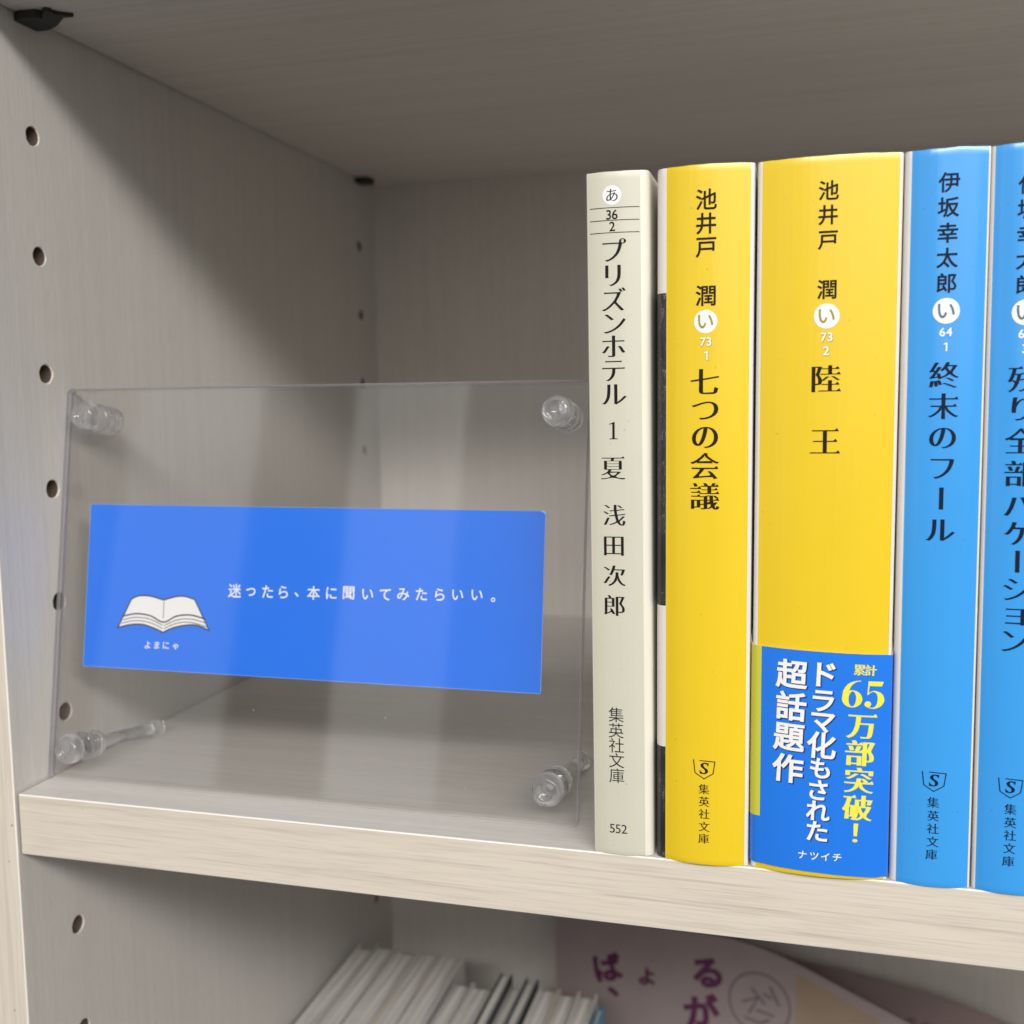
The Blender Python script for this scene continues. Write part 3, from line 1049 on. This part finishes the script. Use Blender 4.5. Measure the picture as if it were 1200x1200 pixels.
HEAD = [(r * 1.18, y * 1.05) for r, y in HEAD0]
def nut(l):
    p = [(0, 3.36), (3.3, 3.36), (3.5, 3.6)]
    y = 3.6
    while y < l - 1.2:
        p += [(3.5, y + .9), (3.28, y + 1.1), (3.28, y + 1.3), (3.5, y + 1.5)]; y += 1.5
    p += [(3.5, l - .6), (3.2, l - .1), (2.6, l)]
    return [(r * 1.16, y_) for r, y_ in p]
def bolt(x, z, long_):
    lathe('bolt_head', HEAD, stand, (x, 0, z))
    if long_:
        p = nut(9.5) + [(2.2, 9.6), (1.95, 12), (1.85, 38.5), (2.2, 39), (2.55, 39.4), (2.6, 41), (2.3, 42.3), (1.4, 43), (0, 43.2)]
        o = lathe('leg', p, stand, (x, 0, z))
    else:
        p = nut(11.5) + [(1.5, 11.6), (1.3, 12.6), (.8, 13.0), (0, 13.1)]
        lathe('nut', p, stand, (x, 0, z))
bolt(7.4, 102.0, False); bolt(144.0, 102.0, False)
bolt(7.7, 8.9, True); bolt(144.0, 8.9, True)

card = thing('printed_card', 'bright blue card with white lettering and an open-book drawing, inside the clear stand', 'card', (0, 12.5, .03))
card.rotation_euler = (-TH, 0, 0)
CZ0, CZ1, CX0, CX1 = 31.6, 77.2, 8.7, 141.0
cy0, cy1 = 1.56, 1.78
rr = .7
pts = []
for (cx, cz, a0) in ((CX1 - rr, CZ1 - rr, 0), (CX0 + .3, CZ1 - .3, 90), (CX0 + .3, CZ0 + .3, 180), (CX1 - .3, CZ0 + .3, 270)):
    r = rr if a0 == 0 else .3
    for k in range(4):
        a = math.radians(a0 + 90 * k / 3); pts.append((cx + r * math.cos(a), cz + r * math.sin(a)))
n = len(pts)
vs = [(x, cy0, z) for x, z in pts] + [(x, cy1, z) for x, z in pts]
fs = [list(range(n)), [n + i for i in reversed(range(n))]] + [[i, n + i, n + (i + 1) % n, (i + 1) % n] for i in range(n)]
mesh('card_sheet', vs, fs, [M['card_blue'], M['jacket']], card, [0, 1] + [1] * n)
flat = lambda x: cy0
b = newbuf()
CARD = [('迷',55.15,54.25,3.84), ('っ',60.00,54.12,3.81), ('た',64.96,54.36,3.78), ('ら',69.65,54.41,3.74), ('、',73.54,53.87,3.72), ('本',78.42,54.53,3.7), ('に',83.57,54.60,3.7), ('聞',88.47,54.88,3.7), ('い',93.85,54.69,3.65), ('て',98.74,54.75,3.6), ('み',103.74,55.04,3.6), ('た',108.72,55.22,3.6), ('ら',113.68,55.28,3.55), ('い',118.52,55.39,3.5), ('い',123.68,55.53,3.5), ('。',127.96,54.49,3.4)]
for ch, x, z, em in CARD: put(b, ch, x, z, em * 1.03, ax=.014, ay=.014)
decal('slogan_lettering', b, flat, M['white_ink'], card, .012)
b = newbuf()
for ch, x, z, em in [('よ',29.07,38.45,2.41), ('ま',31.99,38.52,2.39), ('に',34.84,38.58,2.38), ('ゃ',37.82,38.4,2.37)]:
    put(b, ch, x, z, em, ax=.012, ay=.012)
decal('caption_lettering', b, flat, M['white_ink'], card, .012)
b = newbuf()
stroke(b, [(CX0 + .07, CZ0 + .07), (CX1 - .07, CZ0 + .07), (CX1 - .07, CZ1 - .8), (CX1 - .8, CZ1 - .07), (CX0 + .07, CZ1 - .07)], .14, closed=True)
decal('paper_edge', b, flat, M['edge_pale'], card, .008)
# open book drawing
def smooth_line(pts, n=6, closed=False):
    out = []; m = len(pts)
    for i in range(m if closed else m - 1):
        p0 = pts[(i - 1) % m] if (closed or i) else pts[0]; p1 = pts[i]; p2 = pts[(i + 1) % m]
        p3 = pts[(i + 2) % m] if (closed or i + 2 < m) else pts[-1]
        for k in range(n):
            t = k / n
            out.append(tuple(.5 * (2 * p1[q] + (p2[q] - p0[q]) * t + (2 * p0[q] - 5 * p1[q] + 4 * p2[q] - p3[q]) * t * t + (-p0[q] + 3 * p1[q] - 3 * p2[q] + p3[q]) * t ** 3) for q in (0, 1)))
    if not closed: out.append(pts[-1])
    return out
topl = smooth_line([(23.3, 50.9), (25.8, 51.9), (29.3, 51.9), (33.5, 51.0)]); topr = smooth_line([(33.5, 51.0), (37.4, 52.1), (40.2, 52.2), (43.1, 51.5)])
botr = smooth_line([(47.9, 43.3), (44.0, 44.5), (40.3, 44.3), (36.6, 43.4), (33.7, 42.1)]); botl = smooth_line([(33.7, 42.1), (31.0, 43.1), (27.2, 44.0), (23.4, 43.8), (19.4, 42.8)])
def fill(buf, la, lb):
    k = len(buf[0]); n = min(len(la), len(lb))
    for i in range(n):
        a = la[round(i * (len(la) - 1) / (n - 1))]; c_ = lb[round(i * (len(lb) - 1) / (n - 1))]
        buf[0].append((*a, 0.0)); buf[0].append((*c_, 0.0))
    for i in range(n - 1): buf[1].append([k + 2 * i, k + 2 * i + 1, k + 2 * i + 3, k + 2 * i + 2])
b = newbuf()
fill(b, topl, list(reversed(botl))); fill(b, topr, list(reversed(botr)))
decal('open_book_drawing', b, flat, M['white_ink'], card, .012)
b = newbuf()
out = topl + topr[1:] + botr + botl[1:]
stroke(b, out, .42, closed=True)
stroke(b, smooth_line([(20.7, 46.0), (25.0, 46.9), (29.5, 46.5), (33.7, 44.9), (37.7, 46.7), (42.0, 47.2), (46.6, 46.3)]), .42)
stroke(b, smooth_line([(20.9, 45.0), (25.0, 45.9), (29.5, 45.5), (33.5, 44.0)]), .22)
stroke(b, smooth_line([(20.4, 44.1), (25.0, 45.0), (29.5, 44.6), (33.5, 43.2)]), .22)
stroke(b, smooth_line([(33.95, 44.0), (38.0, 45.7), (42.2, 46.1), (46.9, 45.2)]), .22)
stroke(b, smooth_line([(33.95, 43.2), (38.0, 44.8), (42.2, 45.2), (47.2, 44.2)]), .22)
stroke(b, [(33.6, 50.6), (33.62, 46.0)], .2)
decal('open_book_outline', b, flat, M['grey_line'], card, .018)
b = newbuf()
stroke(b, [(139.9, 77.1), (140.6, 76.9), (140.93, 76.4)], .28)
decal('worn_corner', b, flat, M['white_ink'], card, .012)

# ---------------------------------------------------------------- lower compartment
def plain_book(x0, x1, y0, y1, ztop, zb, label, cover, lean=0.0):
    root = thing('lower_shelf_book', label, 'book', ((x0 + x1) / 2, 0, zb), 'books standing on the shelf below, only their tops in view')
    root.rotation_euler = (0, math.radians(lean), 0)
    w = (x1 - x0) / 2; h = ztop - zb; t = .55
    vs = []; P = [(-w, y1), (-w, y0 + 1.5), (-w + .5, y0 + .4), (-w + 1.4, y0), (w - 1.4, y0), (w - .5, y0 + .4), (w, y0 + 1.5), (w, y1), (w - t, y1), (w - t, y0 + 1.6), (w - 1.6, y0 + t), (-w + 1.6, y0 + t), (-w + t, y0 + 1.6), (-w + t, y1)]
    n = len(P)
    for z in (.1, h): vs += [(x, y, z) for x, y in P]
    fs = [[i, (i + 1) % n, n + (i + 1) % n, n + i] for i in range(n)]
    for base in (0, n):
        for i in range(7 - 0):
            a, b_ = i, i + 1
            c_, d_ = n - 1 - i - 1, n - 1 - i
            if i < 6: fs.append([base + a, base + b_, base + (n - 1 - b_ if n - 1 - b_ >= 7 else 7), base + (n - 1 - a)])
    fs = [list(dict.fromkeys(f)) for f in fs]; fs = [f for f in fs if len(f) > 2]
    mesh('cover', vs, fs, cover, root)
    from_bm('page_block', box_bm(-w + t + .05, w - t - .05, y0 + 1.8, y1 - 1.5, .8, h - random.uniform(.8, 2.2)), M['pages'], root)
    return root
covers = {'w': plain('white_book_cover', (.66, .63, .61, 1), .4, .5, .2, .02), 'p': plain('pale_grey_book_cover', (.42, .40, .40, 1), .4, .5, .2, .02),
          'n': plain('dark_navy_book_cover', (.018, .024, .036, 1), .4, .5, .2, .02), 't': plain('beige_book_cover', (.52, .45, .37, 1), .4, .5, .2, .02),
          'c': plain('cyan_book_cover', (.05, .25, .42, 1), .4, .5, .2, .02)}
low = [(3.5, 12.6, 213, -151.5, 'w', 'white book against the left upright, first on the shelf below'),
       (12.9, 23.5, 213, -150.0, 'p', 'grey-covered book second from the left upright on the shelf below'),
       (23.8, 35.0, 212, -150.4, 'w', 'white book between the grey-covered and the beige-covered book on the shelf below'),
       (35.3, 46.0, 212, -150.0, 't', 'beige-covered book fourth from the left upright on the shelf below'),
       (46.3, 56.4, 211, -149.6, 'w', 'white book at the tall group\'s right end, beside the step down on the shelf below'),
       (58.2, 66.0, 192, -150.5, 'p', 'shorter grey-covered book just right of the step on the shelf below'),
       (66.3, 77.0, 193, -151.0, 'w', 'shorter white book left of the first dark navy book on the shelf below'),
       (77.6, 82.6, 198, -147.6, 'n', 'thin dark navy book, left one of the dark pair on the shelf below'),
       (83.0, 88.6, 196, -151.0, 'p', 'thin grey book between the two dark navy ones on the shelf below'),
       (89.0, 94.4, 198, -148.4, 'n', 'thin dark navy book, right one of the dark pair on the shelf below'),
       (95.2, 104.0, 197, -151.0, 'w', 'white book right of the dark navy pair on the shelf below'),
       (104.3, 112.4, 197, -151.4, 't', 'beige-covered book second right of the dark navy pair on the shelf below'),
       (112.7, 120.6, 197, -151.0, 'w', 'white book third right of the dark navy pair on the shelf below'),
       (122.0, 124.6, 192, -153.0, 'c', 'very thin cyan book under the lettered sheet on the shelf below'),
       (128.0, 138.0, 178, -157.0, 'p', 'grey-covered book right of the thin cyan one on the shelf below'),
       (138.4, 147.0, 178, -157.4, 'w', 'last white book on the shelf below, in front of the lettered sheet')]
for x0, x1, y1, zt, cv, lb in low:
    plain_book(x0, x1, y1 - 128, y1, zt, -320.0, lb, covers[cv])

def hand_sheet(name, label, top, ybase, bow, zlow, mat, extra=None):
    """a bowed sheet of paper standing in the lower compartment; top = outline of its upper edge"""
    root = thing(name, label, 'poster', (top[0][0], ybase, zlow), 'hand-lettered sheets on the shelf below')
    x0, x1 = top[0][0], top[-1][0]
    line = smooth_line(top, 8)
    def srf(x): 
        u = (x + top[0][0] - x0) / (x1 - x0)
        return bow * math.sin(math.pi * max(0, min(1, u))) * -1
    vs = []; fs = []; th = .35
    n = len(line)
    for s in (0, 1):
        for r in range(7):
            for x, z in line:
                vs.append((x - x0, (-bow * math.sin(math.pi * (x - x0) / (x1 - x0))) + th * s, (z - zlow) * r / 6 + .1))
    for s in (0, 1):
        for r in range(6):
            for i in range(n - 1):
                a = (s * 7 + r) * n + i; f = [a, a + 1, a + n + 1, a + n]
                if s: f.reverse()
                fs.append(f)
    for r in (0, 6):
        for i in range(n - 1):
            fs.append([r * n + i, r * n + i + 1, (7 + r) * n + i + 1, (7 + r) * n + i])
    for i in (0, n - 1):
        for r in range(6):
            fs.append([r * n + i, (r + 1) * n + i, (7 + r + 1) * n + i, (7 + r) * n + i])
    mesh('paper_sheet', vs, fs, mat, root, smooth=True)
    return root, (lambda x: -bow * math.sin(math.pi * max(0, min(1, x / (x1 - x0))))), x0
S1 = [(94.8, -134.3), (134.5, -134.0), (172.5, -134.5), (198.2, -140.7), (227.0, -153.6), (253.3, -166.0), (275, -180)]
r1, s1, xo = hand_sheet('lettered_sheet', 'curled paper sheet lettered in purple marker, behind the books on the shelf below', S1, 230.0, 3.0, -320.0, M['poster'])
cutsA = [2.0 * i for i in range(1, 90)]
def mk(name, items, mat, lift=.08):
    b = newbuf()
    for ch, x, z, em, rot in items: put(b, ch, x - xo, z + 320, em, ax=.045, ay=.045, rot=math.radians(rot))
    decal(name, b, s1, mat, r1, lift, cutsA)
mk('marker_lettering', [('ば', 119.5, -156.0, 14, 14), ('、', 122.0, -167.5, 13, 10), ('よ', 137.6, -157.7, 9, 0), ('る', 164.4, -152.0, 15.5, 12), ('が', 162.5, -170.0, 16, 10)], M['marker'])
b = newbuf()
disc(b, 187.6 - xo, -163.0 + 320, 13.2, 15.0, 48, .93, math.radians(25))
decal('stamp_ring', b, s1, M['marker_grey'], r1, .08, cutsA)
b = newbuf()
for pts in ([(184, -156), (190, -163)], [(192, -154.5), (196, -163)], [(180, -163), (187, -160), (183, -168)], [(186, -166), (194, -168)], [(181, -170), (188, -172), (192, -170)], [(189, -158), (193, -160)]):
    stroke(b, [(x - xo, z + 320) for x, z in pts], 1.1)
decal('stamp_scribble', b, s1, M['marker_grey'], r1, .11, cutsA)
b = newbuf(); k = 0
b[0].extend([(x - xo, z + 320, 0) for x, z in [(203, -147.5), (214, -152), (226, -158.5), (238, -164.5), (238, -185), (203, -185)]]); b[1].append([0, 1, 2, 3, 4, 5])
decal('tan_patch', b, s1, M['tan'], r1, .06, cutsA)

S2 = [(176.0, -146.5), (201.8, -152.6), (228.0, -155.9), (264.2, -162.0), (292.3, -170.6), (309.6, -177.8)]
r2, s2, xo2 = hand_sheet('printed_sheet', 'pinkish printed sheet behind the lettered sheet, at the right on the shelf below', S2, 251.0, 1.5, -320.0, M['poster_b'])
b = newbuf()
for i, ch in enumerate('のばとまた'): put(b, ch, 232 + 7 * i - xo2, -172 - 1.2 * i + 320, 6, ax=.02, ay=.02)
decal('small_lettering', b, s2, M['marker_grey'], r2, .08, [4.0 * i for i in range(1, 35)])

bpy.data.objects.remove(_fo)
